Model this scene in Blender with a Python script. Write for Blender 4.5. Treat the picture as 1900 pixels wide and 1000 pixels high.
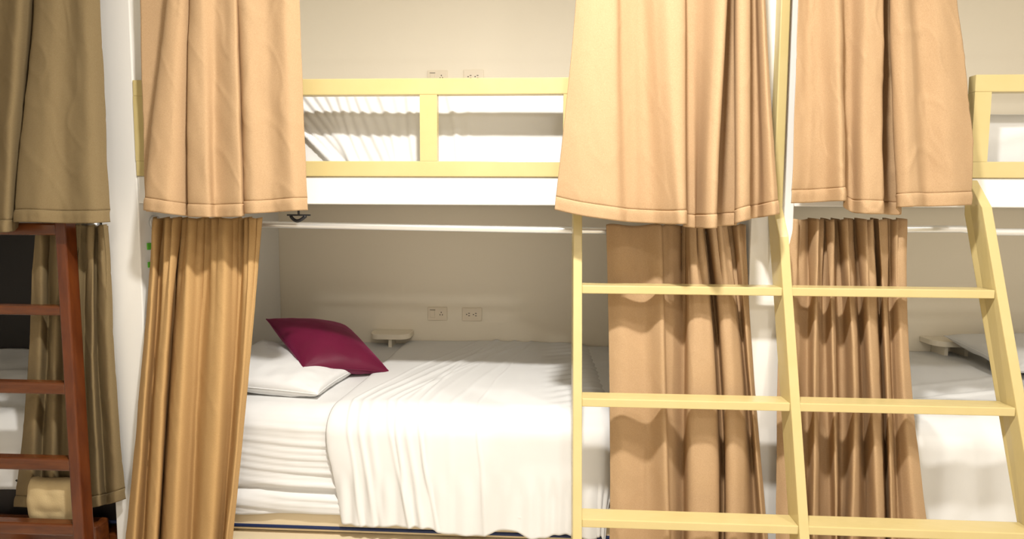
import bpy, math, random
import numpy as np
from mathutils import Vector, Matrix

random.seed(7)
for o in list(bpy.data.objects):
    bpy.data.objects.remove(o, do_unlink=True)
SC = bpy.context.scene
COL = SC.collection

# ------------------------------------------------------------------ camera
W, H, F = 1900.0, 1000.0, 980.0
CAM = Vector((0.0, -1.96, 1.45))
yaw, pitch, roll = math.radians(2.69), math.radians(4.0), 0.005
HORIZ = 383.0
CY = HORIZ + F * math.tan(pitch)
_d = Vector((-math.sin(yaw) * math.cos(pitch), math.cos(yaw) * math.cos(pitch), -math.sin(pitch)))
_r0 = Vector((math.cos(yaw), math.sin(yaw), 0))
_u0 = _r0.cross(_d)
_r = _r0 * math.cos(roll) + _u0 * math.sin(roll)
_u = _u0 * math.cos(roll) - _r0 * math.sin(roll)
cd = bpy.data.cameras.new('camera')
cam = bpy.data.objects.new('camera', cd)
COL.objects.link(cam)
cam.matrix_world = Matrix(((_r.x, _u.x, -_d.x, CAM.x), (_r.y, _u.y, -_d.y, CAM.y), (_r.z, _u.z, -_d.z, CAM.z), (0, 0, 0, 1)))
cd.sensor_width = 36
cd.lens = F / W * 36
cd.shift_y = (CY - 500.0) / W
cd.clip_start = 0.05
SC.camera = cam

# ------------------------------------------------------------------ world, exposure, room lamps
wd = bpy.data.worlds.new('world')
SC.world = wd
wd.use_nodes = True
wd.node_tree.nodes['Background'].inputs[0].default_value = (1, 0.95, 0.86, 1)
wd.node_tree.nodes['Background'].inputs[1].default_value = 0.0
SC.view_settings.view_transform = 'Standard'
SC.view_settings.look = 'None'
SC.view_settings.gamma = 1
SC.view_settings.use_curve_mapping = False
SC.view_settings.exposure = 0.38
CEIL = 3.12

def area(name, loc, size, power, col, rot=(0, 0, 0)):
    l = bpy.data.lights.new(name, 'AREA')
    l.shape = 'DISK'
    l.size = size
    l.energy = power
    l.color = col
    o = bpy.data.objects.new(name, l)
    COL.objects.link(o)
    o.location = loc
    o.rotation_euler = rot
    return o

LAMPS = [  # x, y, diameter, power
    (0.02, -1.38, 0.15, 80, (1.0, 0.965, 0.92)),
    (2.3, -1.7, 0.22, 30, (1.0, 0.965, 0.92)),
    (0.5, -3.3, 0.30, 22, (1.0, 0.965, 0.92)),  # unseen rear lamp, added to fill the bays with light
]
for x, y, s, p, c in LAMPS:
    area('ceiling_light_source', (x, y, CEIL - 0.075), s, p, c)

# ------------------------------------------------------------------ helpers
def at(x, y, Y):
    """world point seen at photo pixel (x, y) on the plane at depth Y"""
    v = _d * F + _r * (x - 950.0) - _u * (y - CY)
    k = (Y - CAM.y) / v.y
    return CAM + v * k

def meta(o, label=None, cat=None, group=None, kind=None):
    if label: o['label'] = label
    if cat: o['category'] = cat
    if group: o['group'] = group
    if kind: o['kind'] = kind
    return o

def thing(name, label, cat, loc, group=None):
    o = bpy.data.objects.new(name, None)
    COL.objects.link(o)
    o.location = loc
    o.empty_display_size = 0.1
    meta(o, label, cat, group)
    return o

def link(name, verts, faces, m, parent=None, smooth=True):
    """verts are world coordinates; a child keeps them"""
    me = bpy.data.meshes.new(name)
    me.from_pydata([tuple(v) for v in verts], [], faces)
    me.materials.append(m)
    if smooth:
        me.polygons.foreach_set('use_smooth', [True] * len(me.polygons))
    me.update()
    o = bpy.data.objects.new(name, me)
    COL.objects.link(o)
    if parent:
        o.parent = parent
        off = Vector(parent.location)
        p = parent.parent
        while p:
            off += Vector(p.location)
            p = p.parent
        o.data.transform(Matrix.Translation(-off))
    return o

def bevel(o, w, seg=2):
    b = o.modifiers.new('bevel', 'BEVEL')
    b.width = w
    b.segments = seg
    b.limit_method = 'ANGLE'
    return o

def boxdata(x0, x1, y0, y1, z0, z1):
    v = [(x0, y0, z0), (x1, y0, z0), (x1, y1, z0), (x0, y1, z0), (x0, y0, z1), (x1, y0, z1), (x1, y1, z1), (x0, y1, z1)]
    f = [(3, 2, 1, 0), (4, 5, 6, 7), (0, 1, 5, 4), (1, 2, 6, 5), (2, 3, 7, 6), (3, 0, 4, 7)]
    return v, f

def box(name, x0, x1, y0, y1, z0, z1, m, parent=None, bev=0.0):
    v, f = boxdata(x0, x1, y0, y1, z0, z1)
    o = link(name, v, f, m, parent, smooth=False)
    if bev: bevel(o, bev)
    return o

def prism_x(name, prof, x0, x1, m, parent=None, bev=0.0, shear=None):
    """prof: list of (y, z); extruded along x.  shear(z) moves x"""
    n = len(prof)
    sh = shear or (lambda z: 0.0)
    v = [(x0 + sh(z), y, z) for y, z in prof] + [(x1 + sh(z), y, z) for y, z in prof]
    f = [tuple(range(n)), tuple(range(2 * n - 1, n - 1, -1))]
    for i in range(n):
        j = (i + 1) % n
        f.append((j, i, i + n, j + n))
    o = link(name, v, f, m, parent, smooth=False)
    if bev: bevel(o, bev)
    return o

def tube(name, pts, r, m, parent=None, seg=16):
    pts = [Vector(p) for p in pts]
    V, Fc = [], []
    for i, p in enumerate(pts):
        t = (pts[min(i + 1, len(pts) - 1)] - pts[max(i - 1, 0)]).normalized()
        a = Vector((0, 0, 1)) if abs(t.z) < 0.9 else Vector((1, 0, 0))
        e1 = t.cross(a).normalized()
        e2 = t.cross(e1)
        for k in range(seg):
            w = 2 * math.pi * k / seg
            V.append(p + e1 * (math.cos(w) * r) + e2 * (math.sin(w) * r))
    n = len(pts)
    for i in range(n - 1):
        for k in range(seg):
            k2 = (k + 1) % seg
            Fc.append((i * seg + k, i * seg + k2, (i + 1) * seg + k2, (i + 1) * seg + k))
    Fc.append(tuple(range(seg))[::-1])
    Fc.append(tuple((n - 1) * seg + k for k in range(seg)))
    return link(name, V, Fc, m, parent)

def grid(name, P, m, parent=None, thick=0.0, off=-1):
    nr, nc = P.shape[:2]
    f = []
    for i in range(nr - 1):
        for j in range(nc - 1):
            a = i * nc + j
            f.append((a, a + 1, a + nc + 1, a + nc))
    o = link(name, P.reshape(-1, 3).tolist(), f, m, parent)
    if thick:
        s = o.modifiers.new('cloth', 'SOLIDIFY')
        s.thickness = thick
        s.offset = off
    return o

def vnoise(x, y, seed=0):
    x = np.asarray(x, float); y = np.asarray(y, float)
    xi = np.floor(x).astype(int); yi = np.floor(y).astype(int)
    fx = x - xi; fy = y - yi
    fx = fx * fx * (3 - 2 * fx); fy = fy * fy * (3 - 2 * fy)
    def h(a, b):
        n = np.sin(a * 127.1 + b * 311.7 + seed * 74.7) * 43758.5453
        return n - np.floor(n)
    v = (h(xi, yi) * (1 - fx) + h(xi + 1, yi) * fx) * (1 - fy) + (h(xi, yi + 1) * (1 - fx) + h(xi + 1, yi + 1) * fx) * fy
    return v * 2 - 1

# ------------------------------------------------------------------ materials
def mat(name, col, rough=0.6, bump=None, var=None, metal=0.0, translucent=0.0, spec=0.5, coat=0.0, stretch=None, weave=0):
    m = bpy.data.materials.new(name)
    m.use_nodes = True
    nt = m.node_tree
    N, L = nt.nodes, nt.links
    b = N['Principled BSDF']
    b.inputs['Base Color'].default_value = (*col, 1)
    b.inputs['Roughness'].default_value = rough
    b.inputs['Metallic'].default_value = metal
    b.inputs['Specular IOR Level'].default_value = spec
    b.inputs['Coat Weight'].default_value = coat
    tc = N.new('ShaderNodeTexCoord')
    mp = N.new('ShaderNodeMapping')
    L.new(tc.outputs['Object'], mp.inputs['Vector'])
    if stretch: mp.inputs['Scale'].default_value = stretch
    if var:
        sc, amt, col2 = var
        n = N.new('ShaderNodeTexNoise')
        n.inputs['Scale'].default_value = sc
        n.inputs['Detail'].default_value = 5
        L.new(mp.outputs[0], n.inputs['Vector'])
        r = N.new('ShaderNodeValToRGB')
        r.color_ramp.elements[0].position = 0.35
        r.color_ramp.elements[1].position = 0.7
        r.color_ramp.elements[0].color = (*[c * (1 - amt) + d * amt for c, d in zip(col, col2)], 1)
        r.color_ramp.elements[1].color = (*col, 1)
        L.new(n.outputs['Fac'], r.inputs['Fac'])
        L.new(r.outputs['Color'], b.inputs['Base Color'])
    if bump:
        sc, st = bump
        n = N.new('ShaderNodeTexNoise')
        n.inputs['Scale'].default_value = sc
        n.inputs['Detail'].default_value = 4
        L.new(mp.outputs[0], n.inputs['Vector'])
        bp = N.new('ShaderNodeBump')
        bp.inputs['Strength'].default_value = st
        bp.inputs['Distance'].default_value = 0.002
        L.new(n.outputs['Fac'], bp.inputs['Height'])
        L.new(bp.outputs[0], b.inputs['Normal'])
    if translucent:
        t = N.new('ShaderNodeBsdfTranslucent')
        t.inputs['Color'].default_value = (*[min(1, c * 1.05) for c in col], 1)
        mx = N.new('ShaderNodeMixShader')
        mx.inputs['Fac'].default_value = translucent
        L.new(b.outputs[0], mx.inputs[1])
        L.new(t.outputs[0], mx.inputs[2])
        L.new(mx.outputs[0], N['Material Output'].inputs['Surface'])
    return m

M = {}
M['wall'] = mat('wall_paint_cream', (0.89, 0.81, 0.655), 0.75, bump=(60, 0.15), var=(3, 0.15, (0.86, 0.77, 0.61)))
M['white'] = mat('white_paint', (0.84, 0.82, 0.77), 0.45, bump=(80, 0.1))
M['room'] = mat('room_wall_paint', (0.80, 0.77, 0.72), 0.8, bump=(50, 0.1))
M['ceil'] = mat('ceiling_paint', (0.88, 0.86, 0.8), 0.85, bump=(50, 0.05))
M['floor'] = mat('floor_tile', (0.72, 0.66, 0.56), 0.4, var=(2, 0.3, (0.62, 0.55, 0.45)))
M['yellow'] = mat('pale_yellow_gloss_paint', (0.60, 0.485, 0.225), 0.27, bump=(25, 0.35), var=(9, 0.25, (0.52, 0.41, 0.15)), stretch=(1, 3, 1))
M['tan'] = mat('tan_twill', (0.49, 0.33, 0.185), 0.85, bump=(700, 0.25), var=(420, 0.35, (0.29, 0.165, 0.07)), translucent=0.0, spec=0.2)
M['ochre'] = mat('ochre_twill', (0.50, 0.315, 0.135), 0.85, bump=(700, 0.25), var=(420, 0.35, (0.32, 0.175, 0.06)), spec=0.2)
M['dimmed'] = mat('dimmed_twill', (0.235, 0.175, 0.090), 0.9, bump=(700, 0.25), var=(420, 0.4, (0.17, 0.11, 0.045)), translucent=0.05, spec=0.2)  # curtain cloth with the left bay's dim light put into its colour
M['sheet'] = mat('white_cotton', (0.75, 0.745, 0.725), 0.8, bump=(500, 0.08), spec=0.2)
M['matt'] = mat('cream_ticking', (0.72, 0.60, 0.40), 0.8, bump=(300, 0.2))
M['navy'] = mat('navy_piping', (0.008, 0.02, 0.08), 0.6)
M['maroon'] = mat('maroon_velvet', (0.135, 0.006, 0.032), 0.5, bump=(300, 0.3), var=(6, 0.6, (0.085, 0.003, 0.018)), spec=0.3)
M['maroon'].node_tree.nodes['Principled BSDF'].inputs['Sheen Weight'].default_value = 0.35
M['maroon'].node_tree.nodes['Principled BSDF'].inputs['Sheen Tint'].default_value = (0.7, 0.03, 0.3, 1)
M['chrome'] = mat('bright_metal', (0.86, 0.86, 0.84), 0.3, metal=0.7)
M['plastic'] = mat('cream_plastic', (0.80, 0.70, 0.54), 0.4)
M['dark'] = mat('black_plastic', (0.01, 0.01, 0.012), 0.4)
M['slot'] = mat('dark_slot', (0.05, 0.035, 0.02), 0.7)
M['green'] = mat('green_plastic', (0.10, 0.45, 0.02), 0.5)
M['wood'] = mat('red_brown_varnish', (0.14, 0.034, 0.007), 0.28, bump=(30, 0.2), var=(7, 0.6, (0.05, 0.009, 0.003)), stretch=(6, 6, 1))
M['woodx'] = mat('red_brown_varnish_rung', (0.15, 0.042, 0.009), 0.25, bump=(30, 0.2), var=(7, 0.6, (0.05, 0.010, 0.003)), stretch=(1, 6, 6))
M['bayshade'] = mat('bay_shade_black', (0.012, 0.008, 0.006), 0.6, var=(5, 0.5, (0.006, 0.004, 0.003)), stretch=(6, 1, 1))  # near-black colour standing for the shade inside the left bay
M['towel'] = mat('beige_towel', (0.55, 0.42, 0.22), 0.95, bump=(200, 0.5))
em = bpy.data.materials.new('lamp_diffuser')
em.use_nodes = True
em.node_tree.nodes['Principled BSDF'].inputs['Base Color'].default_value = (0.9, 0.88, 0.82, 1)
em.node_tree.nodes['Principled BSDF'].inputs['Emission Color'].default_value = (1, 0.93, 0.8, 1)
em.node_tree.nodes['Principled BSDF'].inputs['Emission Strength'].default_value = 3
M['diff'] = em

# ------------------------------------------------------------------ the room
Z0 = CAM.z
XL, XR = at(259, 440, 0).x, at(1393, 440, 0).x          # inner faces of the middle bay
PT = 0.150                      # partition thickness
YB = 1.10                       # back wall
def struct(name, *a, **k):
    o = box(name, *a, **k)
    meta(o, kind='structure')
    return o
struct('floor', -4.0, 3.6, -4.2, YB, -0.1, 0, M['floor'])
struct('ceiling', -4.0, 3.6, -4.2, YB, CEIL, CEIL + 0.1, M['ceil'])
struct('wall_back', -4.0, 3.6, YB, YB + 0.12, -0.1, CEIL + 0.1, M['wall'])
struct('wall_front', -4.0, 3.6, -4.32, -4.2, -0.1, CEIL + 0.1, M['room'])
struct('wall_far_left', -4.12, -4.0, -4.32, YB + 0.12, -0.1, CEIL + 0.1, M['room'])
struct('wall_far_right', 3.6, 3.72, -4.32, YB + 0.12, -0.1, CEIL + 0.1, M['room'])
struct('wall_left', XL - PT, XL, 0, YB, 0, CEIL, M['white'], bev=0.004)
struct('wall_right', XR, XR + PT, 0, YB, 0, CEIL, M['white'], bev=0.004)
# added panel: the unlit back of the left-hand lower bunk, shade as near-black colour
struct('wall_shade_panel', -3.9, XL - PT - 0.001, YB - 0.02, YB - 0.001, 0.3, Z0 - 0.03, M['bayshade'])

lampn = ['round ceiling lamp above the middle bunks', 'round ceiling lamp over the right hand bunks', 'unseen ceiling lamp added as fill in the rear of the room']
for (x, y, s, p, c), lab in zip(LAMPS, lampn):
    t = thing('ceiling_lamp', lab, 'lamp', (x, y, CEIL))
    R = s / 2 + 0.06
    def disc(name, r0, r1, z0, z1, m):
        n = 32
        V = [(x + r0 * math.cos(2 * math.pi * k / n), y + r0 * math.sin(2 * math.pi * k / n), z0) for k in range(n)]
        V += [(x + r1 * math.cos(2 * math.pi * k / n), y + r1 * math.sin(2 * math.pi * k / n), z1) for k in range(n)]
        Fc = [tuple(range(n)), tuple(range(2 * n - 1, n - 1, -1))] + [(k, n + k, n + (k + 1) % n, (k + 1) % n) for k in range(n)]
        return link(name, V, Fc, m, t, smooth=False)
    disc('housing', R, R * 1.05, CEIL - 0.045, CEIL - 0.001, M['white'])
    disc('diffuser', R * 0.8, R * 0.9, CEIL - 0.065, CEIL - 0.045, M['diff'])

# ------------------------------------------------------------------ bunk platforms
SB, ST = Z0 + 0.005, at(900, 328.5, 0.0).z      # slab bottom / top
bays = [(-3.9, XL - PT), (XL, XR), (XR + PT, 3.58)]
labs_p = ['white painted upper bunk platform of the dim left bay', 'white painted upper bunk platform spanning the middle bay', 'white painted upper bunk platform of the right bay above the bed']
labs_b = ['lower bed base of the dim left bay', 'cream lower bed base under the middle bed', 'lower bed base under the right bed']
for (a, b), lp, lb in zip(bays, labs_p, labs_b):
    o = box('bunk_platform', a + 0.001, b - 0.001, 0.0, YB - 0.021, SB, ST, M['white'], bev=0.003)
    meta(o, lp, 'bunk platform', 'upper bunk platforms')
    o = box('bed_base', a + 0.001, b - 0.001, 0.02, YB - 0.021, 0.0, at(530, 981, 0.05).z - 0.031, M['matt'] if a > -3 else M['woodx'], bev=0.003)
    meta(o, lb, 'bed base', 'lower bed bases')

# ------------------------------------------------------------------ guard rails
def guard(xpl, xpr, posts, label, y0, y1):
    """px extents; posts: list of px (l, r)"""
    X0, X1 = at(xpl, 240, y0).x, at(xpr, 240, y0).x
    t = thing('guard_rail', label, 'guard rail', (X0, -0.016, ST), 'yellow guard rails')
    zt0, zt1 = at(900, 144, y0).z, at(900, 175, y0).z
    zb0 = at(900, 299, y0).z
    box('top_rail', X0, X1, y0, y1, zt1, zt0, M['yellow'], t, 0.003)
    box('bottom_rail', X0, X1, y0, y1, ST + 0.0005, zb0, M['yellow'], t, 0.003)
    for l, r in posts:
        a, b = at(l, 240, y0).x, at(r, 240, y0).x
        box('post', a, b, y0 + 0.0005, y1 - 0.0005, zb0, zt1, M['yellow'], t)
guard(249, 1064, [(249, 282), (779, 811), (1045, 1064)], 'pale yellow guard rail of the middle upper bunk, with two openings', -0.007, 0.026)
guard(1805, 2560, [(1805, 1836), (2160, 2192), (2528, 2560)], 'glossy pale yellow guard rail of the right upper bunk at photo edge', -0.007, 0.026)

# ------------------------------------------------------------------ yellow ladder
SL = 0.178
def Yf(z):            # front face of the sloping stringers
    return -0.078 + SL * (z - Z0)
RD = 0.078            # stringer depth
t = thing('bunk_ladder', 'pale yellow three-railed wooden ladder standing against the right side bunks', 'ladder', (at(1468, 960, -0.25).x, -0.2, 0))
def railx(px, py, guess=-0.13):
    y = guess
    for _ in range(6):
        p = at(px, py, y)
        y = Yf(p.z)
    return at(px, py, y)
zt = Z0 + 0.09
def stringer(l, r, top):
    # centre line through the front-left edges measured at two heights
    pa, pb = railx(l[0][0], l[0][1]), railx(l[1][0], l[1][1])
    k = (pb.x - pa.x) / (pb.z - pa.z)
    w = r
    prof = list(top) + [(Yf(0.0), 0.0), (Yf(0.0) + RD, 0.0)]
    sh = lambda z: pa.x + k * (min(z, Z0 + 0.02) - pa.z)
    return prism_x('rail', prof, 0.0, w, M['yellow'], t, 0.003, sh), sh
top_side = [(0.0 - 0.001, Z0 - 0.03), (-0.002, Z0 + 0.1), (-0.012, Z0 + 0.1), (-0.078, Z0 + 0.005)]
top_mid = [(-0.001, Z0 - 0.03), (-0.001, CEIL - 0.25), (-0.042, CEIL - 0.25), (-0.046, Z0 + 0.0), (Yf(Z0 - 0.10), Z0 - 0.10)]
top_side = [(-0.001 , Z0 - 0.02)] + top_side[1:]
_, shL = stringer(((1063.5, 537), (1062.5, 965)), 0.031, top_side)
_, shM = stringer(((1453, 537), (1482, 965)), 0.032, top_mid)
_, shR = stringer(((1848, 537), (1922, 965)), 0.034, top_side)
# rungs: front top edge measured (left end, mid) for each row
rows = [(529.5, 534, 537), (739, 749.5, 754), (964, 977, 986), (1210, 1228, 1240)]
for yl, ym, yr in rows:
    zz = (railx(1080, yl).z + railx(1450 if yl < 600 else 1470, ym).z) / 2
    zl, zm = railx(1082, yl).z, railx(1462, ym).z
    for sa, sb, za, zb in ((shL, shM, zl, zm), (shM, shR, zm, 2 * zm - zl)):
        w = 0.031
        xa, xb = sa(za) + w, sb(zb) + 0.0005
        za, zb = (zz, zz)
        yf = Yf(zz) + 0.003
        dp, th = 0.066, 0.029
        v = [(xa, yf, za - th), (xb, yf, zb - th), (xb, yf + dp, zb - th), (xa, yf + dp, za - th), (xa, yf, za), (xb, yf, zb), (xb, yf + dp, zb), (xa, yf + dp, za)]
        f = [(3, 2, 1, 0), (4, 5, 6, 7), (0, 1, 5, 4), (1, 2, 6, 5), (2, 3, 7, 6), (3, 0, 4, 7)]
        bevel(link('rung', v, f, M['yellow'], t, smooth=False), 0.003)

# ------------------------------------------------------------------ curtains
def catmull(K, n):
    """K: (keys, ...) array -> (n, ...)"""
    m = len(K)
    u = np.linspace(0, m - 1, n)
    i = np.clip(np.floor(u).astype(int), 0, m - 2)
    f = u - i
    sh = (n,) + (1,) * (K.ndim - 1)
    f = f.reshape(sh)
    p0, p1, p2, p3 = K[np.clip(i - 1, 0, m - 1)], K[i], K[i + 1], K[np.clip(i + 2, 0, m - 1)]
    return 0.5 * ((2 * p1) + (-p0 + p2) * f + (2 * p0 - 5 * p1 + 4 * p2 - p3) * f ** 2 + (-p0 + 3 * p1 - 3 * p2 + p3) * f ** 3)

def curtain(label, keys, levels, ycen, matk, group, hem=True, gather=0.0, wr=0.004, seed=1, hemh=0.042, per=14, ncyc=26, ytop=None, scale=1.5, gm=None, bend=1.0):
    """keys: list of (x at each level..., depth offset, hem_y); levels: pixel heights of those x (last = hem)
    the surface is turned into real coordinates at its own depth"""
    K = np.array([list(k) for k in keys], float)
    nl = len(levels)
    nc = per * (len(keys) - 1) + 1
    C = catmull(K, nc)
    xs, off, hy = C[:, :nl], C[:, nl] * scale, C[:, nl + 1]
    nr = 110
    top = levels[0] if ytop is None else ytop
    P = np.zeros((nr, nc, 3))
    u = np.linspace(0, 1, nc)
    # arc-length coordinate in metres at the hem
    xm = np.cumsum(np.r_[0, np.hypot(np.diff(xs[:, -1]) / 500, np.diff(off))])
    for j in range(nc):
        lv = np.array(list(levels[:-1]) + [hy[j]])
        v = np.linspace(0, 1, nr)
        y = top + (hy[j] - top) * v
        # smooth vertical interpolation (quadratic for three levels)
        x = np.interp(y, lv, xs[j])
        if nl > 2:
            cf = np.polyfit(lv, xs[j], 2 if nl == 3 else 3)
            x = np.polyval(cf, y)
        fade = 0.6 + 0.4 * v
        Yc = ycen[0] + (ycen[1] - ycen[0]) * (1 - (1 - v) ** bend)
        Yc = Yc + off[j] * fade
        for i in range(nr):
            p = at(x[i], y[i], Yc[i])
            P[i, j] = p
    # wrinkles
    X = np.tile(xm, (nr, 1)); Z = P[:, :, 2]
    vv = np.tile(np.linspace(0, 1, nr)[:, None], (1, nc))
    w = vnoise(X * 7, Z * 2.2, seed) * 1.2 + vnoise(X * 16 + Z * 5, Z * 7 - X * 4, seed + 1) * 0.55 + vnoise(X * 40, Z * 16 + X * 10, seed + 2) * 0.18
    # diagonal creases
    cr = vnoise(X * 9 + Z * 8, Z * 3 - X * 6, seed + 5)
    w += -np.exp(-(cr / 0.10) ** 2) * 0.35
    P[:, :, 1] += w * wr
    if gather:
        top_z = P[0, :, 2].mean()
        d = np.maximum(0.0, top_z - Z)
        ph = np.tile(u[None, :], (nr, 1)) * 2 * math.pi * ncyc + vnoise(np.tile(u, (nr, 1)) * ncyc * 0.5, Z * 3, seed + 9) * 2.2
        g = np.exp(-(d / 0.20) ** 1.3) * gather
        if gm: g = g * np.clip((np.tile(u, (nr, 1)) - gm[0]) / (gm[1] - gm[0]), 0.08, 1)
        P[:, :, 1] += (np.sin(ph) + 0.4 * np.sin(ph * 1.7 + 1)) * g * (1 + 0.5 * vnoise(np.tile(u, (nr, 1)) * 9, Z * 6, seed + 3))
        P[:, :, 0] += np.cos(ph) * g * 0.35
        # scalloped top edge
        P[:, :, 2] += np.sin(ph * 0.5 + 0.7) * 0.004 * np.exp(-(d / 0.03) ** 2)
    zr0 = P[-1, :, 2]
    base = (float(P[0, :, 0].mean()), float(P[0, :, 1].mean()), float(P[0, :, 2].max()))
    r = thing('curtain', label, 'curtain', base, group)
    # split rows at the seam
    def rows_between(za_off, zb_off, n, dy=0.0):
        Q = np.zeros((n, nc, 3))
        for j in range(nc):
            z = P[::-1, j, 2]
            zt_ = np.linspace(zr0[j] + za_off, zr0[j] + zb_off, n)
            Q[:, j, 2] = zt_
            Q[:, j, 0] = np.interp(zt_, z, P[::-1, j, 0])
            Q[:, j, 1] = np.interp(zt_, z, P[::-1, j, 1]) + dy
        return Q
    if hem:
        k = np.searchsorted(np.arange(nr), nr)
        # panel down to seam
        Pp = P.copy()
        for j in range(nc):
            m_ = P[0, j, 2]
            zt_ = np.linspace(m_, zr0[j] + hemh, nr)
            z = P[::-1, j, 2]
            Pp[:, j, 2] = zt_
            Pp[:, j, 0] = np.interp(zt_, z, P[::-1, j, 0])
            Pp[:, j, 1] = np.interp(zt_, z, P[::-1, j, 1])
        # pinch at the seam
        Pp[-3:, :, 1] += np.array([0.0005, 0.0012, 0.0022])[:, None]
        grid('panel', Pp, M[matk], r, 0.0016)
        Q = rows_between(hemh + 0.0008, 0.0, 10, 0.0)
        pr = np.array([0.0018, 0, -0.0012, -0.0016, -0.0016, -0.0014, -0.001, -0.0008, -0.0004, 0.0004])[:, None]
        Q[:, :, 1] += pr + vnoise(np.tile(xm * 60, (10, 1)), Q[:, :, 2] * 20, seed + 8) * 0.0012
        grid('hem', Q, M[matk], r, 0.003)
    else:
        grid('panel', P, M[matk], r, 0.0016)
    return r

# upper left curtain of the middle bay
kA = [
 (258, 260, 264, 273, 0.040, 392), (325, 325, 312, 300, 0.046, 394), (318, 309, 285, 268, -0.02, 390), (340, 331, 318, 308, -0.032, 396),
 (352, 350, 343, 340, -0.010, 400), (358, 357, 356, 357, 0.012, 402), (352, 352, 350, 351, -0.022, 402), (372, 374, 378, 384, -0.034, 403), (402, 402, 400, 402, -0.012, 403),
 (428, 430, 434, 438, -0.026, 402), (436, 440, 446, 449, -0.018, 401), (440, 443, 449, 452, 0.024, 400), (436, 441, 447, 451, -0.004, 397),
 (452, 456, 462, 468, -0.022, 396), (490, 494, 500, 505, -0.010, 394), (525, 528, 534, 545, -0.022, 391), (553, 556, 562, 571, 0.0, 390)]
curtain('tan curtain of the middle upper bunk, left of the guard rail openings', kA, (-150, 0, 200, 395), (-0.120, -0.135), 'tan', 'upper curtains', seed=3, wr=0.0045, scale=1.8)
kB = [
 (1078, 1069, 1050, 1029, 0.0, 389), (1108, 1100, 1090, 1078, -0.016, 400), (1142, 1140, 1138, 1140, -0.018, 409), (1154, 1154, 1158, 1166, 0.002, 412),
 (1185, 1188, 1196, 1208, 0.012, 414), (1212, 1216, 1226, 1244, -0.016, 416), (1240, 1242, 1250, 1262, -0.036, 416), (1268, 1270, 1271, 1273, -0.028, 416), (1264, 1266, 1267, 1268, 0.018, 420),
 (1284, 1284, 1286, 1290, 0.022, 423), (1305, 1304, 1300, 1294, 0.004, 423), (1330, 1330, 1320, 1312, -0.034, 424), (1350, 1348, 1338, 1329, -0.034, 423), (1346, 1344, 1334, 1325, 0.034, 420),
 (1364, 1362, 1364, 1366, 0.038, 418), (1368, 1366, 1365, 1364, -0.020, 416), (1378, 1378, 1377, 1377, -0.036, 411), (1390, 1391, 1391, 1391, -0.024, 407), (1387, 1389, 1388, 1388, 0.024, 406),
 (1402, 1402, 1406, 1406, 0.028, 404), (1406, 1408, 1414, 1420, 0.0, 402), (1412, 1415, 1424, 1436, -0.014, 399), (1414, 1419, 1430, 1445, -0.004, 397)]
curtain('tan curtain of the middle upper bunk, hanging above the ladder left side', kB, (-150, 0, 200, 405), (-0.130, -0.190), 'tan', 'upper curtains', seed=11, wr=0.003, scale=2.2)
kC = [
 (1484, 1480, 1473, 1466, 0.0, 377), (1502, 1500, 1498, 1497, 0.012, 376), (1522, 1520, 1526, 1532, 0.004, 374), (1552, 1552, 1556, 1560, -0.026, 373), (1560, 1562, 1565, 1568, -0.014, 373), (1560, 1562, 1563, 1564, 0.012, 384),
 (1580, 1580, 1580, 1580, 0.012, 394), (1606, 1605, 1602, 1600, -0.018, 396), (1630, 1631, 1630, 1628, -0.020, 397), (1638, 1640, 1638, 1637, -0.010, 397), (1636, 1637, 1636, 1635, 0.034, 397),
 (1646, 1651, 1659, 1668, 0.036, 398), (1646, 1650, 1657, 1664, -0.012, 386), (1664, 1668, 1676, 1684, -0.034, 384), (1680, 1685, 1694, 1704, -0.030, 383), (1696, 1700, 1710, 1722, -0.004, 383),
 (1735, 1738, 1755, 1764, -0.014, 382), (1766, 1774, 1798, 1801, 0.0, 380)]
curtain('creased tan curtain of the right upper bunk, right of the tall ladder rail', kC, (-150, 0, 190, 385), (-0.110, -0.135), 'tan', 'upper curtains', seed=23, wr=0.008, scale=2.1)
kD = [
 (285, 263, 228, 0.012, 1075), (290, 272, 243, -0.02, 1075), (303, 284, 262, 0.012, 1075), (314, 294, 275, -0.02, 1075), (327, 308, 289, -0.022, 1075), (334, 315, 293, 0.030, 1075), (339, 321, 297, -0.004, 1075),
 (352, 338, 318, -0.028, 1075), (372, 358, 342, -0.002, 1075), (388, 372, 356, 0.012, 1075), (402, 390, 368, -0.018, 1075), (420, 410, 388, -0.024, 1075), (438, 427, 402, 0.004, 1075),
 (449, 437, 408, 0.014, 1075), (461, 448, 412, -0.016, 1075), (472, 455, 417, -0.010, 1075), (481, 461, 424, 0.0, 1075)]
def lower(keys, lv):
    return [k for k in keys]
curtain('ochre tan curtain beside the white pillow, gathered on the lower rod at left', kD, (440, 700, 1075), (0.030, -0.105), 'ochre', 'lower curtains', seed=31, wr=0.004, scale=2.2, bend=2.6, gather=0.014, ytop=404, ncyc=16)
kE = [
 (1125, 1131, 1130, 0.0, 1080), (1150, 1155, 1155, -0.010, 1080), (1190, 1200, 1200, 0.002, 1080), (1224, 1230, 1240, -0.026, 1080), (1231, 1237, 1246, -0.004, 1080), (1248, 1250, 1256, 0.010, 1080),
 (1266, 1264, 1266, 0.026, 1080), (1273, 1271, 1270, 0.022, 1080), (1278, 1278, 1280, -0.018, 1080), (1290, 1298, 1304, -0.028, 1080), (1303, 1324, 1328, -0.020, 1080), (1305, 1330, 1332, 0.022, 1080), (1314, 1338, 1341, 0.028, 1080),
 (1321, 1343, 1346, -0.018, 1080), (1333, 1358, 1364, -0.028, 1080), (1345, 1374, 1385, -0.010, 1080), (1352, 1381, 1400, 0.020, 1080), (1361, 1386, 1412, 0.018, 1080), (1371, 1391, 1424, -0.015, 1080), (1382, 1398, 1433, 0.0, 1080)]
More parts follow.
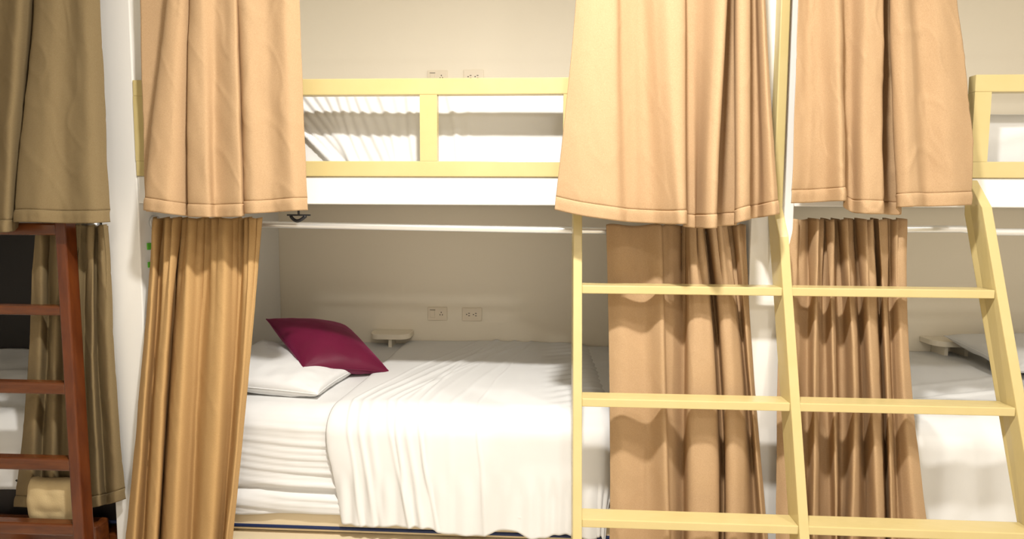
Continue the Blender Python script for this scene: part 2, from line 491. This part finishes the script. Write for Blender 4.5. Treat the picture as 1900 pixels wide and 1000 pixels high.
curtain('tan curtain behind the left ladder rungs, gathered on the lower rod', kE, (440, 700, 1080), (0.030, -0.090), 'tan', 'lower curtains', seed=43, wr=0.004, scale=2.2, bend=1.4, gather=0.012, ytop=417, ncyc=17, gm=(0.22, 0.32))
kF = [
 (1450, 1443, 1438, 0.0, 1090), (1475, 1470, 1462, -0.012, 1090), (1498, 1498, 1496, 0.010, 1090), (1514, 1512, 1508, -0.028, 1090), (1520, 1520, 1520, 0.014, 1090), (1530, 1534, 1545, 0.020, 1090), (1541, 1547, 1549, -0.016, 1090),
 (1548, 1555, 1553, 0.024, 1090), (1558, 1569, 1560, 0.018, 1090), (1569, 1584, 1577, -0.026, 1090), (1582, 1596, 1602, 0.022, 1090), (1590, 1604, 1608, 0.010, 1090), (1603, 1616, 1632, -0.028, 1090), (1618, 1631, 1641, -0.012, 1090),
 (1623, 1637, 1646, 0.024, 1090), (1633, 1646, 1656, -0.018, 1090), (1643, 1654, 1668, 0.016, 1090), (1655, 1663, 1688, 0.002, 1090), (1667, 1676, 1712, -0.014, 1090), (1680, 1690, 1735, 0.0, 1090)]
curtain('tan curtain behind the right ladder rungs, gathered on the right lower rod', kF, (440, 690, 1090), (0.030, -0.090), 'tan', 'lower curtains', seed=57, wr=0.004, scale=2.2, bend=1.4, gather=0.013, ytop=406, ncyc=17)
kG = [
 (-80, -90, -95, -105, 0.0, 425), (-40, -40, -50, -60, 0.02, 426), (8, 5, -8, -22, 0.03, 429), (36, 32, 18, 5, -0.024, 431), (60, 54, 40, 26, 0.0, 428), (72, 64, 50, 36, 0.028, 416), (76, 69, 48, 31, -0.018, 412),
 (100, 95, 84, 68, -0.034, 412), (130, 129, 125, 120, -0.018, 414), (158, 160, 163, 166, -0.030, 414), (184, 188, 194, 203, 0.0, 412)]
curtain('curtain of the left upper bunk, colour darkened for dim light, above the brown ladder', kG, (-150, 0, 200, 415), (-0.080, -0.140), 'dimmed', 'upper curtains', seed=67, wr=0.005)
kH = [
 (62, 52, 26, 0.0, 940), (78, 70, 52, -0.02, 941), (92, 86, 74, 0.018, 942), (108, 100, 96, -0.018, 943), (128, 122, 120, 0.014, 943), (144, 142, 146, -0.02, 943), (160, 160, 164, 0.014, 942), (172, 174, 182, -0.02, 940),
 (180, 184, 196, 0.018, 937), (190, 200, 212, -0.016, 933), (203, 214, 232, 0.0, 926)]
curtain('curtain behind the brown ladder, colour darkened for dim light', kH, (430, 680, 940), (-0.035, -0.04), 'dimmed', 'lower curtains', seed=71, wr=0.005, gather=0.008, ytop=418, ncyc=9)

# ------------------------------------------------------------------ curtain rods
def rod(x0, x1, ya, yb, Y, label, group, brk=True, r=0.0130):
    pa, pb = at(300, ya, Y), at(1100, yb, Y)
    k = (pb.z - pa.z) / (pb.x - pa.x)
    z = lambda x: pa.z + k * (x - pa.x) if abs(x) < 1.6 else pb.z
    t_ = thing('curtain_rod', label, 'curtain rod', (x0, Y, z(x0)), group)
    xs_ = np.linspace(x0, x1, 30)
    tube('pole', [(x, Y, z(x)) for x in xs_], r, M['chrome'], t_)
    if brk:
        for a, s in ((x0, 1), (x1, -1)):
            tube('flange', [(a, Y, z(a)), (a + s * 0.008, Y, z(a)), (a + s * 0.009, Y, z(a))], 0.028, M['chrome'], t_, 24)
            tube('collar', [(a + s * 0.009, Y, z(a)), (a + s * 0.035, Y, z(a))], 0.0165, M['chrome'], t_, 20)
    return t_
rod(XL + 0.001, XR - 0.001, 413, 428, 0.078, 'bright metal curtain rod across the lower middle bunk', 'lower curtain rods')
rod(XR + PT + 0.001, 3.59, 425, 425, 0.078, 'bright metal curtain rod across the lower right bunk', 'lower curtain rods')
rod(-3.99, XL - PT - 0.03, 424, 424, 0.022, 'curtain rod of the lower left bunk, mostly behind the upper curtain', 'lower curtain rods', brk=False)
for a, b, lb in ((-3.99, XL - 0.03, 'left'), (XL - 0.02, XR + 0.02, 'middle'), (XR + 0.12, 3.59, 'right')):
    t_ = thing('curtain_rod', 'upper curtain rod of the %s bay, above the guard rails' % lb, 'curtain rod', (a, -0.12, Z0 + 1.04), 'upper curtain rods')
    ry = -0.12 if lb != 'left' else -0.08
    tube('pole', [(x, ry, Z0 + 1.04) for x in np.linspace(a, b, 8)], 0.0095, M['chrome'], t_)
    for x in (a + 0.03, b - 0.03):
        box('bracket', x - 0.01, x + 0.01, ry, -0.0005, Z0 + 1.035, Z0 + 1.045, M['chrome'], t_)

# ------------------------------------------------------------------ bedding
def bed_cloth(name, label, cat, X0, X1, Yfr, Yb, Z, R, drop, s0, s1, fold, lift=0.0, ns=220, nt=150, group=None, m='sheet', edge_lift=None, endL=False, endR=False, hemline=None):
    """a cloth lying on a rounded block.  s0(t), s1(t): side borders in metres; t runs from the wall to the front and down"""
    top_len = Yb - (Yfr + R)
    T = top_len + R * math.pi / 2 + drop
    P = np.zeros((nt, ns, 3))
    tt = np.linspace(0, 1, nt)
    for i in range(nt):
        t0 = tt[i] * T
        for j in range(ns):
            w = j / (ns - 1)
            s = s0(t0, T, top_len) * (1 - w) + s1(t0, T, top_len) * w
            t1 = t0
            if hemline: t1 = t0 / T * (T + hemline(s))
            b = max(0.0, t1 - top_len)
            a = 0.0; sg = 1
            if endR and s > X1 - R: a = s - (X1 - R)
            if endL and s < X0 + R: a = (X0 + R) - s; sg = -1
            rr = math.hypot(a, b)
            px = s - sg * a if a else s
            py = Yb - min(t1, top_len)
            if rr > 0:
                dx, dy = sg * a / rr, -b / rr
                if rr < R * math.pi / 2:
                    th = rr / R
                    h, d_ = R * math.sin(th), R * (1 - math.cos(th))
                    nrm = Vector((dx * math.sin(th), dy * math.sin(th), math.cos(th)))
                else:
                    h, d_ = R, R + rr - R * math.pi / 2
                    nrm = Vector((dx, dy, 0))
                px += dx * h; py += dy * h; pz = Z - d_
            else:
                pz = Z; nrm = Vector((0, 0, 1))
            el = 0
            if edge_lift:
                el = edge_lift(w)
            q = Vector((px, py, pz)) + nrm * (fold(s, t1 - top_len, pz) + lift + el)
            q.y = min(q.y, Yb)
            P[i, j] = q
    o = grid(name, P, M[m], None, 0.003, -1)
    meta(o, label, cat, group)
    return o, P

def ridge(x, c, w):
    return math.exp(-((x - c) / w) ** 2)

def vn(x, y, seed):
    xi, yi = math.floor(x), math.floor(y)
    fx, fy = x - xi, y - yi
    fx = fx * fx * (3 - 2 * fx); fy = fy * fy * (3 - 2 * fy)
    def h(a, b):
        n = math.sin(a * 127.1 + b * 311.7 + seed * 74.7) * 43758.5453
        return n - math.floor(n)
    return ((h(xi, yi) * (1 - fx) + h(xi + 1, yi) * fx) * (1 - fy) + (h(xi, yi + 1) * (1 - fx) + h(xi + 1, yi + 1) * fx) * fy) * 2 - 1

MT = Z0 - 0.815      # lower mattress top
MB = at(530, 981, 0.05).z - 0.03
def mattress(x0, x1, y0, y1, z0, z1, label, group='mattresses', m='matt'):
    t_ = thing('mattress', label, 'mattress', ((x0 + x1) / 2, (y0 + y1) / 2, z0), group)
    o = box('body', x0, x1, y0, y1, z0, z1, M[m], t_, 0.03)
    o.modifiers['bevel'].segments = 4
    for zz in (z0 + 0.03,):
        tube('piping', [(x0, y1, zz), (x0, y0 + 0.02, zz), (x0 + 0.02, y0, zz), (x1 - 0.02, y0, zz), (x1, y0 + 0.02, zz), (x1, y1, zz)], 0.007, M['navy'], t_, 8)
    return t_
# middle lower bed ---------------------------------------------------
bx0, bx1 = XL + 0.02, XR - 0.02
pip = at(530, 981, 0.05).z
mattress(bx0 + 0.01, bx1 - 0.01, 0.062, YB - 0.03, MB + 0.002, MT - 0.045, 'cream mattress with navy piping under the white sheets, middle lower bunk')

def f_fit(s, b, z):
    v = 0.003 * vn(s * 6, b * 6, 1) + 0.0018 * vn(s * 17, b * 17, 2)
    if b > 0.02:                       # long wrinkles on the side, stronger toward the flat sheet
        k = min(1, (b - 0.02) / 0.22)
        st = 0.4 + 0.8 * min(1, max(0, (s + 1.25) / 0.45))
        if s > -0.5: st = 0.3
        q = b - 0.07 * (s + 1.2) + 0.012 * vn(s * 3, 0, 3)
        v += k * st * (0.0048 * math.sin(q * 120 + 1.5 * vn(s * 2, b * 10, 4)) * (0.5 + 0.5 * vn(s * 2.5, b * 12, 6)))
        v += k * st * 0.0032 * math.sin(q * 230 + 2 * vn(s * 4, b * 9, 5))
    # deep groove then a roll low on the side
    g = b - (0.385 + 0.02 * (s + 0.9))
    v += -0.020 * ridge(g, 0, 0.013) + 0.012 * ridge(g, 0.045, 0.03) + 0.006 * ridge(g, -0.03, 0.012)
    return v
bed_cloth('fitted_sheet', 'white wrinkled fitted sheet on the middle lower bed, left of the flat sheet', 'sheet',
          bx0, bx1, 0.045, YB - 0.005, MT, 0.09, 0.335, lambda t, T, L: bx0, lambda t, T, L: bx1, f_fit, ns=260, nt=170,
          hemline=lambda s: 0.012 * vn(s * 5, 0, 8))
EX = -0.805
def s0_flat(t, T, L):
    b = t - L
    x = EX + 0.06 * max(0, -b) ** 1.0 * 0.8
    if b > 0: x += 0.02 * (b / 0.4) ** 2 * 1.4 - 0.02 * math.sin(min(b, .3) * 8)
    return x + 0.006 * vn(t * 6, 0, 21)
def s1_flat(t, T, L):
    b = t - L
    q = 1 / (1 + math.exp((b + 0.16) / 0.035))
    return 0.43 * (1 - q) + (bx1 - 0.001) * q
folds = [  # s at the front edge, width, height, slope on top, slope on the side
 (-0.74, 0.010, 0.012, 0.42, 0.10), (-0.70, 0.009, 0.010, 0.50, 0.14), (-0.655, 0.010, 0.014, 0.55, 0.10), (-0.60, 0.012, 0.012, 0.60, 0.22), (-0.555, 0.008, 0.010, 0.55, 0.12),
 (-0.52, 0.008, 0.012, 0.30, 0.16), (-0.475, 0.009, 0.010, 0.25, 0.18), (-0.43, 0.012, 0.006, 0.35, 0.05), (-0.33, 0.010, 0.006, 0.35, 0.0), (-0.225, 0.008, 0.010, 0.22, 0.06), (-0.15, 0.02, 0.004, 0.3, -0.02)]
def f_flat(s, b, z):
    v = 0.004 * vn(s * 4, b * 4, 31) + 0.0015 * vn(s * 14, b * 10, 32)
    for k, (c, w, h, a1, a2) in enumerate(folds):
        cc = c + (a1 * max(0, -b) ** 1.15 if b < 0 else a2 * b) + 0.006 * vn(b * 7, k * 3.1, 33)
        am = 0.55 + 0.45 * vn(b * 4 + k * 7, k, 34) + 0.35
        if b > 0.1: am *= 1 + 0.5 * min(1, (b - 0.1) / 0.2)
        v += 0.42 * h * am * ridge(s, cc, w * (0.75 + 0.35 * ((k * 7) % 3)))
    if s > 0.02 and b < 0.02:          # slack creases toward the foot
        q = (s - 0.05) * 0.4 + b
        v += 0.0022 * math.sin(q * 95 + vn(s * 3, b * 3, 35)) * min(1, (s - 0.02) / 0.1)
    if b > 0.30: v += 0.004 * math.sin(s * 90 + 4 * vn(s * 5, 0, 36)) * min(1, (b - 0.30) / 0.08)
    return v
bed_cloth('flat_sheet', 'smooth white flat sheet with fanned folds, draped over the middle lower bed', 'sheet',
          bx0, 0.345, 0.028, YB - 0.005, MT + 0.014, 0.105, 0.375, s0_flat, s1_flat, f_flat, lift=0.004, ns=330, nt=190, endR=True,
          edge_lift=lambda w: -0.006 * math.exp(-w / 0.006) - 0.006 * math.exp(-(1 - w) / 0.01), hemline=lambda s: 0.02 * vn(s * 9, 0, 38))

# middle upper bed ---------------------------------------------------
UT = Z0 + 0.505
mattress(bx0 + 0.01, bx1 - 0.01, 0.162, YB - 0.03, ST + 0.002, UT - 0.045, 'mattress of the middle upper bunk, wrapped in a white sheet')
def f_up(s, b, z):
    v = 0.003 * vn(s * 6, b * 6, 41) + 0.0015 * vn(s * 17, b * 17, 42)
    if s < -0.25:
        for k in range(20):
            c = -1.20 + 0.047 * k + 0.01 * math.sin(k * 5.1)
            fan = 1.25 * math.exp(-k / 7.5)
            cc = c + fan * (b - 0.05) + 0.015 * math.sin(b * 9 + k)
            v += (0.016 * math.exp(-k / 12) if k % 2 else 0.009) * ridge(s, cc, 0.011) * min(1, max(0, (b - 0.03) / 0.06))
    return v
bed_cloth('fitted_sheet', 'white pleated fitted sheet seen through the middle guard rail', 'sheet',
          bx0, bx1, 0.150, YB - 0.005, UT, 0.07, 0.30, lambda t, T, L: bx0, lambda t, T, L: bx1, f_up, ns=320, nt=110)

# right hand beds ----------------------------------------------------
rx0, rx1 = XR + PT + 0.02, 3.56
mattress(rx0 + 0.01, rx1 - 0.01, 0.062, YB - 0.03, MB + 0.002, MT - 0.045, 'cream mattress with navy piping, right lower bunk')
def f_r(s, b, z):
    v = 0.004 * vn(s * 4, b * 4, 51) + 0.0018 * vn(s * 13, b * 13, 52)
    if b < 0.05:
        q = b + 0.32 * (s - 1.7)
        v += 0.009 * ridge(q, -0.18, 0.012) + 0.004 * ridge(q, -0.32, 0.02) + 0.005 * ridge(q, 0.02, 0.025)
    else:
        v += 0.007 * math.sin(s * 34 + 3 * vn(s * 3, 0, 53) + 1.5 * b) * min(1, (b - 0.05) / 0.08)
    return v
bed_cloth('fitted_sheet', 'white sheet covering the right lower bed behind the ladder', 'sheet',
          rx0, rx1, 0.045, YB - 0.005, MT + 0.004, 0.10, 0.34, lambda t, T, L: rx0, lambda t, T, L: rx1, f_r, ns=280, nt=130)
RT = at(1870, 211, 0.14).z
mattress(rx0 + 0.01, rx1 - 0.01, 0.132, YB - 0.03, ST + 0.002, RT - 0.045, 'mattress of the right upper bunk, wrapped in a white sheet')
bed_cloth('fitted_sheet', 'white sheet seen through the right guard rail', 'sheet',
          rx0, rx1, 0.120, YB - 0.005, RT, 0.06, 0.135, lambda t, T, L: rx0, lambda t, T, L: rx1,
          lambda s, b, z: 0.003 * vn(s * 5, b * 5, 61) + 0.006 * ridge(b + 0.25 * (s - 2), 0.06, 0.02), ns=160, nt=70)
# dim left lower bed
lx0, lx1 = -3.85, XL - PT - 0.02
mattress(lx0, lx1, 0.055, YB - 0.03, MB + 0.002, MT - 0.125, 'mattress of the dim left lower bunk behind the brown ladder', m='bayshade')  # body takes the bay's shade as its colour
bed_cloth('fitted_sheet', 'rumpled white sheet behind the brown ladder at the left edge', 'sheet',
          lx0, lx1, 0.045, YB - 0.025, MT - 0.075, 0.09, 0.20, lambda t, T, L: lx0, lambda t, T, L: lx1,
          lambda s, b, z: 0.012 * vn(s * 5, b * 6, 65) + 0.006 * vn(s * 14, b * 14, 66), ns=160, nt=70)

# ------------------------------------------------------------------ pillows
def pillow(name, label, cat, c, thick, m, group=None, pinch=0.07, n=44, seed=1, wr=0.006, flange=None, power=0.42, up=None):
    """c: four world corners in order"""
    c = [Vector(q) for q in c]
    nrm = (c[1] - c[0]).cross(c[3] - c[0]).normalized()
    if nrm.z < 0: nrm = -nrm
    def pt(a, b, side):
        a2 = a * (1 - pinch * (1 - b * b) * abs(a) ** 3)
        b2 = b * (1 - pinch * (1 - a * a) * abs(b) ** 3)
        w = [(1 - a2) * (1 - b2) / 4, (1 + a2) * (1 - b2) / 4, (1 + a2) * (1 + b2) / 4, (1 - a2) * (1 + b2) / 4]
        p = Vector((0, 0, 0))
        for q, ww in zip(c, w): p += q * ww
        e = max(0, (1 - a * a)) * max(0, (1 - b * b))
        h = thick * e ** power
        ws = wr * (vn(a * 2.2 + 5, b * 2.2 + side, seed) + 0.5 * vn(a * 6, b * 6, seed + 1)) * min(1, e * 6)
        # corner creases
        r_ = (1 - abs(a)) + (1 - abs(b))
        ws += wr * 0.9 * math.sin(math.atan2(1 - abs(b) + 1e-4, 1 - abs(a) + 1e-4) * 14) * math.exp(-r_ * 3) * min(1, e * 30)
        return p + nrm * (side * (h + ws))
    V, Fc = [], []
    xs = [math.sin(math.pi / 2 * (-1 + 2 * i / n)) for i in range(n + 1)]
    idx = {}
    for side in (1, -1):
        for i in range(n + 1):
            for j in range(n + 1):
                edge = i in (0, n) or j in (0, n)
                key = (i, j, 0 if edge else side)
                if key not in idx:
                    idx[key] = len(V)
                    V.append(pt(xs[i], xs[j], 0 if edge else side))
    def g(i, j, s):
        return idx[(i, j, 0 if (i in (0, n) or j in (0, n)) else s)]
    for side in (1, -1):
        for i in range(n):
            for j in range(n):
                q = (g(i, j, side), g(i + 1, j, side), g(i + 1, j + 1, side), g(i, j + 1, side))
                Fc.append(q if side == 1 else q[::-1])
    root = thing(name, label, cat, tuple(sum((q for q in c), Vector()) / 4 - nrm * thick * 0), group)
    o = link('cover', V, Fc, M[m], root)
    # seam cord round the edge
    ring = [V[g(i, 0, 1)] for i in range(0, n + 1)] + [V[g(n, j, 1)] for j in range(1, n + 1)] + [V[g(i, n, 1)] for i in range(n - 1, -1, -1)] + [V[g(0, j, 1)] for j in range(n - 1, -1, -1)]
    tube('seam', ring, 0.0028, M[m], root, 6)
    return root, V

zp = MT + 0.004
pillow('pillow', 'white pillow lying at the head of the middle lower bed, under the maroon cushion', 'pillow',
       [(-1.430, 0.175, zp + 0.050), (-0.905, 0.145, zp + 0.028), (-0.86, 0.47, zp + 0.030), (-1.400, 0.64, zp + 0.12)], 0.058, 'sheet', 'pillows', seed=5, wr=0.006, pinch=0.05, power=0.33)
pillow('pillow', 'white pillow at the back of the right lower bed, behind the ladder rail', 'pillow',
       [(2.22, 0.56, zp + 0.06), (2.80, 0.50, zp + 0.06), (2.86, 0.95, zp + 0.12), (2.22, 0.98, zp + 0.12)], 0.065, 'sheet', 'pillows', seed=9, wr=0.006, pinch=0.05)
A_, B_, C_, D_ = at(494, 592, 0.60), at(640, 604, 0.78), at(724, 691, 0.51), at(563, 682, 0.29)
pillow('cushion', 'maroon velvet cushion tilted on the white pillow', 'cushion', [A_, D_, C_, B_], 0.082, 'maroon', None, seed=14, wr=0.003, pinch=0.05, power=0.5)

# ------------------------------------------------------------------ outlets
def outlet(px, py, kind, label):
    P = at(px, py, YB)
    t_ = thing('wall_outlet', label, 'wall outlet', (P.x, YB, P.z), 'wall outlets')
    w, h = 0.058, 0.039
    y1 = YB - 0.0005
    box('plate', P.x - w, P.x + w, y1 - 0.008, y1, P.z - h, P.z + h, M['plastic'], t_, 0.003)
    yf_ = y1 - 0.008
    def hole(dx, dz, a, b):
        box('socket_hole', P.x + dx - a, P.x + dx + a, yf_ - 0.0006, yf_ + 0.002, P.z + dz - b, P.z + dz + b, M['slot'], t_)
    if kind == 'switch':
        box('switch_rocker', P.x - 0.042, P.x - 0.014, yf_ - 0.004, yf_ + 0.001, P.z - 0.022, P.z + 0.022, M['plastic'], t_, 0.002)
        box('switch_gap', P.x - 0.044, P.x - 0.012, yf_ - 0.0008, yf_ + 0.001, P.z + 0.0225, P.z + 0.0255, M['slot'], t_)
        hole(0.023, 0.010, 0.003, 0.003); hole(0.016, -0.004, 0.002, 0.0045); hole(0.030, -0.004, 0.002, 0.0045)
    else:
        for s in (-0.022, 0.018):
            hole(s - 0.009, 0, 0.003, 0.003); hole(s + 0.005, 0.007, 0.005, 0.002); hole(s + 0.005, -0.007, 0.005, 0.002)
outlet(812, 582, 'switch', 'cream wall plate with a switch and one socket, above the middle lower bed')
outlet(876, 583, 'twin', 'cream twin socket plate on the back wall above the middle lower bed')
outlet(812, 144, 'switch', 'cream plate peeking over the guard rail, left one of the upper bunk pair')
outlet(879, 143, 'twin', 'cream plate peeking over the guard rail, right one of the upper bunk pair')

# ------------------------------------------------------------------ little wall shelves
def shelf(pxl, pxr, py, label, leg):
    D = 0.13
    a, b = at(pxl, py, YB).x, at(pxr, py, YB).x
    z = at((pxl + pxr) / 2, py, YB).z
    t_ = thing('wall_shelf', label, 'shelf', ((a + b) / 2, YB, z), 'small wall shelves')
    n = 12
    pts = [(a, YB - 0.001), (b, YB - 0.001)]
    r_ = 0.06
    pts += [(b - r_ + r_ * math.cos(-w), YB - D + r_ + r_ * math.sin(-w)) for w in np.linspace(0, math.pi / 2, n)]
    pts += [(a + r_ - r_ * math.sin(w), YB - D + r_ - r_ * math.cos(w)) for w in np.linspace(0, math.pi / 2, n)]
    k = len(pts)
    V = [(x, y, z) for x, y in pts] + [(x, y, z - 0.030) for x, y in pts]
    Fc = [tuple(range(k))[::-1], tuple(range(k, 2 * k))] + [(i, (i + 1) % k, (i + 1) % k + k, i + k) for i in range(k)]
    bevel(link('board', V, Fc, M['wall'], t_, smooth=False), 0.003)
    for lx in leg:
        x = at(lx, py, YB).x
        box('bracket', x - 0.010, x + 0.010, YB - 0.10, YB - 0.001, z - 0.115, z - 0.0305, M['wall'], t_, 0.002)
shelf(696, 768, 611, 'small rounded white shelf on the wall behind the maroon cushion', (732,))
shelf(1706, 1806, 624, 'small rounded white shelf on the wall of the right lower bunk', (1732, 1768))

# ------------------------------------------------------------------ small things
# black clip under the platform's edge
c0 = at(553, 399, -0.012)
t_ = thing('hook_clip', 'small black clip hanging below the left curtain hem by the rod', 'clip', tuple(c0), None)
v, f = boxdata(c0.x - 0.042, c0.x + 0.044, -0.014, -0.002, c0.z - 0.003, c0.z + 0.003)
link('bar', v, f, M['dark'], t_, smooth=False)
ring = [(c0.x - 0.030 + 0.058 * w, -0.008, c0.z - 0.003 - 0.019 * math.sin(math.pi * w ** 0.8)) for w in np.linspace(0, 1, 14)]
tube('loop', ring, 0.0065, M['dark'], t_, 8)
box('stem', c0.x - 0.002, c0.x + 0.002, -0.012, -0.001, c0.z + 0.003, SB + 0.02, M['dark'], t_)
for (px, py, hh), lb in zip(((276, 457, 0.013), (279, 491, 0.011)), ('green sticker at the lower left curtain edge, the upper one', 'green sticker at the lower left curtain edge, the lower one')):
    # on the inner face of the left partition
    Yq = 0.046
    zq = at(px, py, Yq).z
    o = box('sticker', XL + 0.0002, XL + 0.004, Yq - 0.010, Yq + 0.010, zq - hh, zq + hh, M['green'])
    meta(o, lb, 'sticker', 'green stickers')

# brown ladder of the left bay ---------------------------------------
wl = at(106, 430, -0.10)
wl2 = at(146, 960, -0.14)
t_ = thing('wooden_ladder', 'red-brown varnished wooden ladder at the left edge under the dim curtain', 'ladder', (wl.x - 0.2, -0.12, 0))
def wy(z): return -0.105 - 0.055 * (Z0 - z)
kx = (wl2.x - wl.x) / (wl2.z - wl.z)
RW, RDp = 0.040, 0.050
for off_ in (0.0, -0.46):
    prism_x('rail', [(wy(Z0 - 0.02), Z0 - 0.02), (wy(0), 0), (wy(0) + RDp, 0), (wy(Z0 - 0.02) + RDp, Z0 - 0.02)], off_, off_ + RW, M['wood'], t_, 0.005, lambda z: wl.x + kx * (z - wl.z))
for py, th in ((425, 0.046), (577, 0.036), (722, 0.044), (864, 0.046), (985, 0.045), (1120, 0.045)):
    z = at(60, py, -0.11).z
    x1_ = wl.x + kx * (z - wl.z)
    z = at(60, py, wy(z)).z
    box('rung', x1_ - 0.46 + RW, x1_ + 0.0005, wy(z) + 0.004, wy(z) + 0.046, z - th / 2, z + th / 2, M['woodx'], t_, 0.008)
# towel bundle hanging on the bed behind the ladder and the wooden foot locker below
p0, p1 = at(62, 892, -0.075), at(139, 956, -0.075)
n = 22
V = []; Fc = []
for i in range(n + 1):
    for j in range(n + 1):
        a, b = i / n, j / n
        x = p0.x + (p1.x - p0.x) * a
        z = p0.z + (p1.z - p0.z) * b - 0.006 * math.sin(a * 3.1)
        ed = (4 * a * (1 - a)) ** 0.12 * (4 * b * (1 - b)) ** 0.12
        V.append((x, -0.066 - 0.020 * ed + 0.006 * vn(a * 4, b * 4, 81), z))
for i in range(n):
    for j in range(n):
        q = i * (n + 1) + j
        Fc.append((q, q + n + 1, q + n + 2, q + 1))
o = link('folded_towel', V, Fc, M['towel'])
s_ = o.modifiers.new('cloth', 'SOLIDIFY'); s_.thickness = 0.02; s_.offset = -1
meta(o, 'beige folded towel hanging low behind the brown ladder', 'towel')
fl = at(100, 968, -0.03).z
o = box('storage_chest', -3.2, at(178, 980, -0.05).x, -0.05, 0.018, 0.0, fl, M['woodx'], None, 0.01)
meta(o, 'dark red-brown wooden chest at the foot of the left bunk', 'chest')
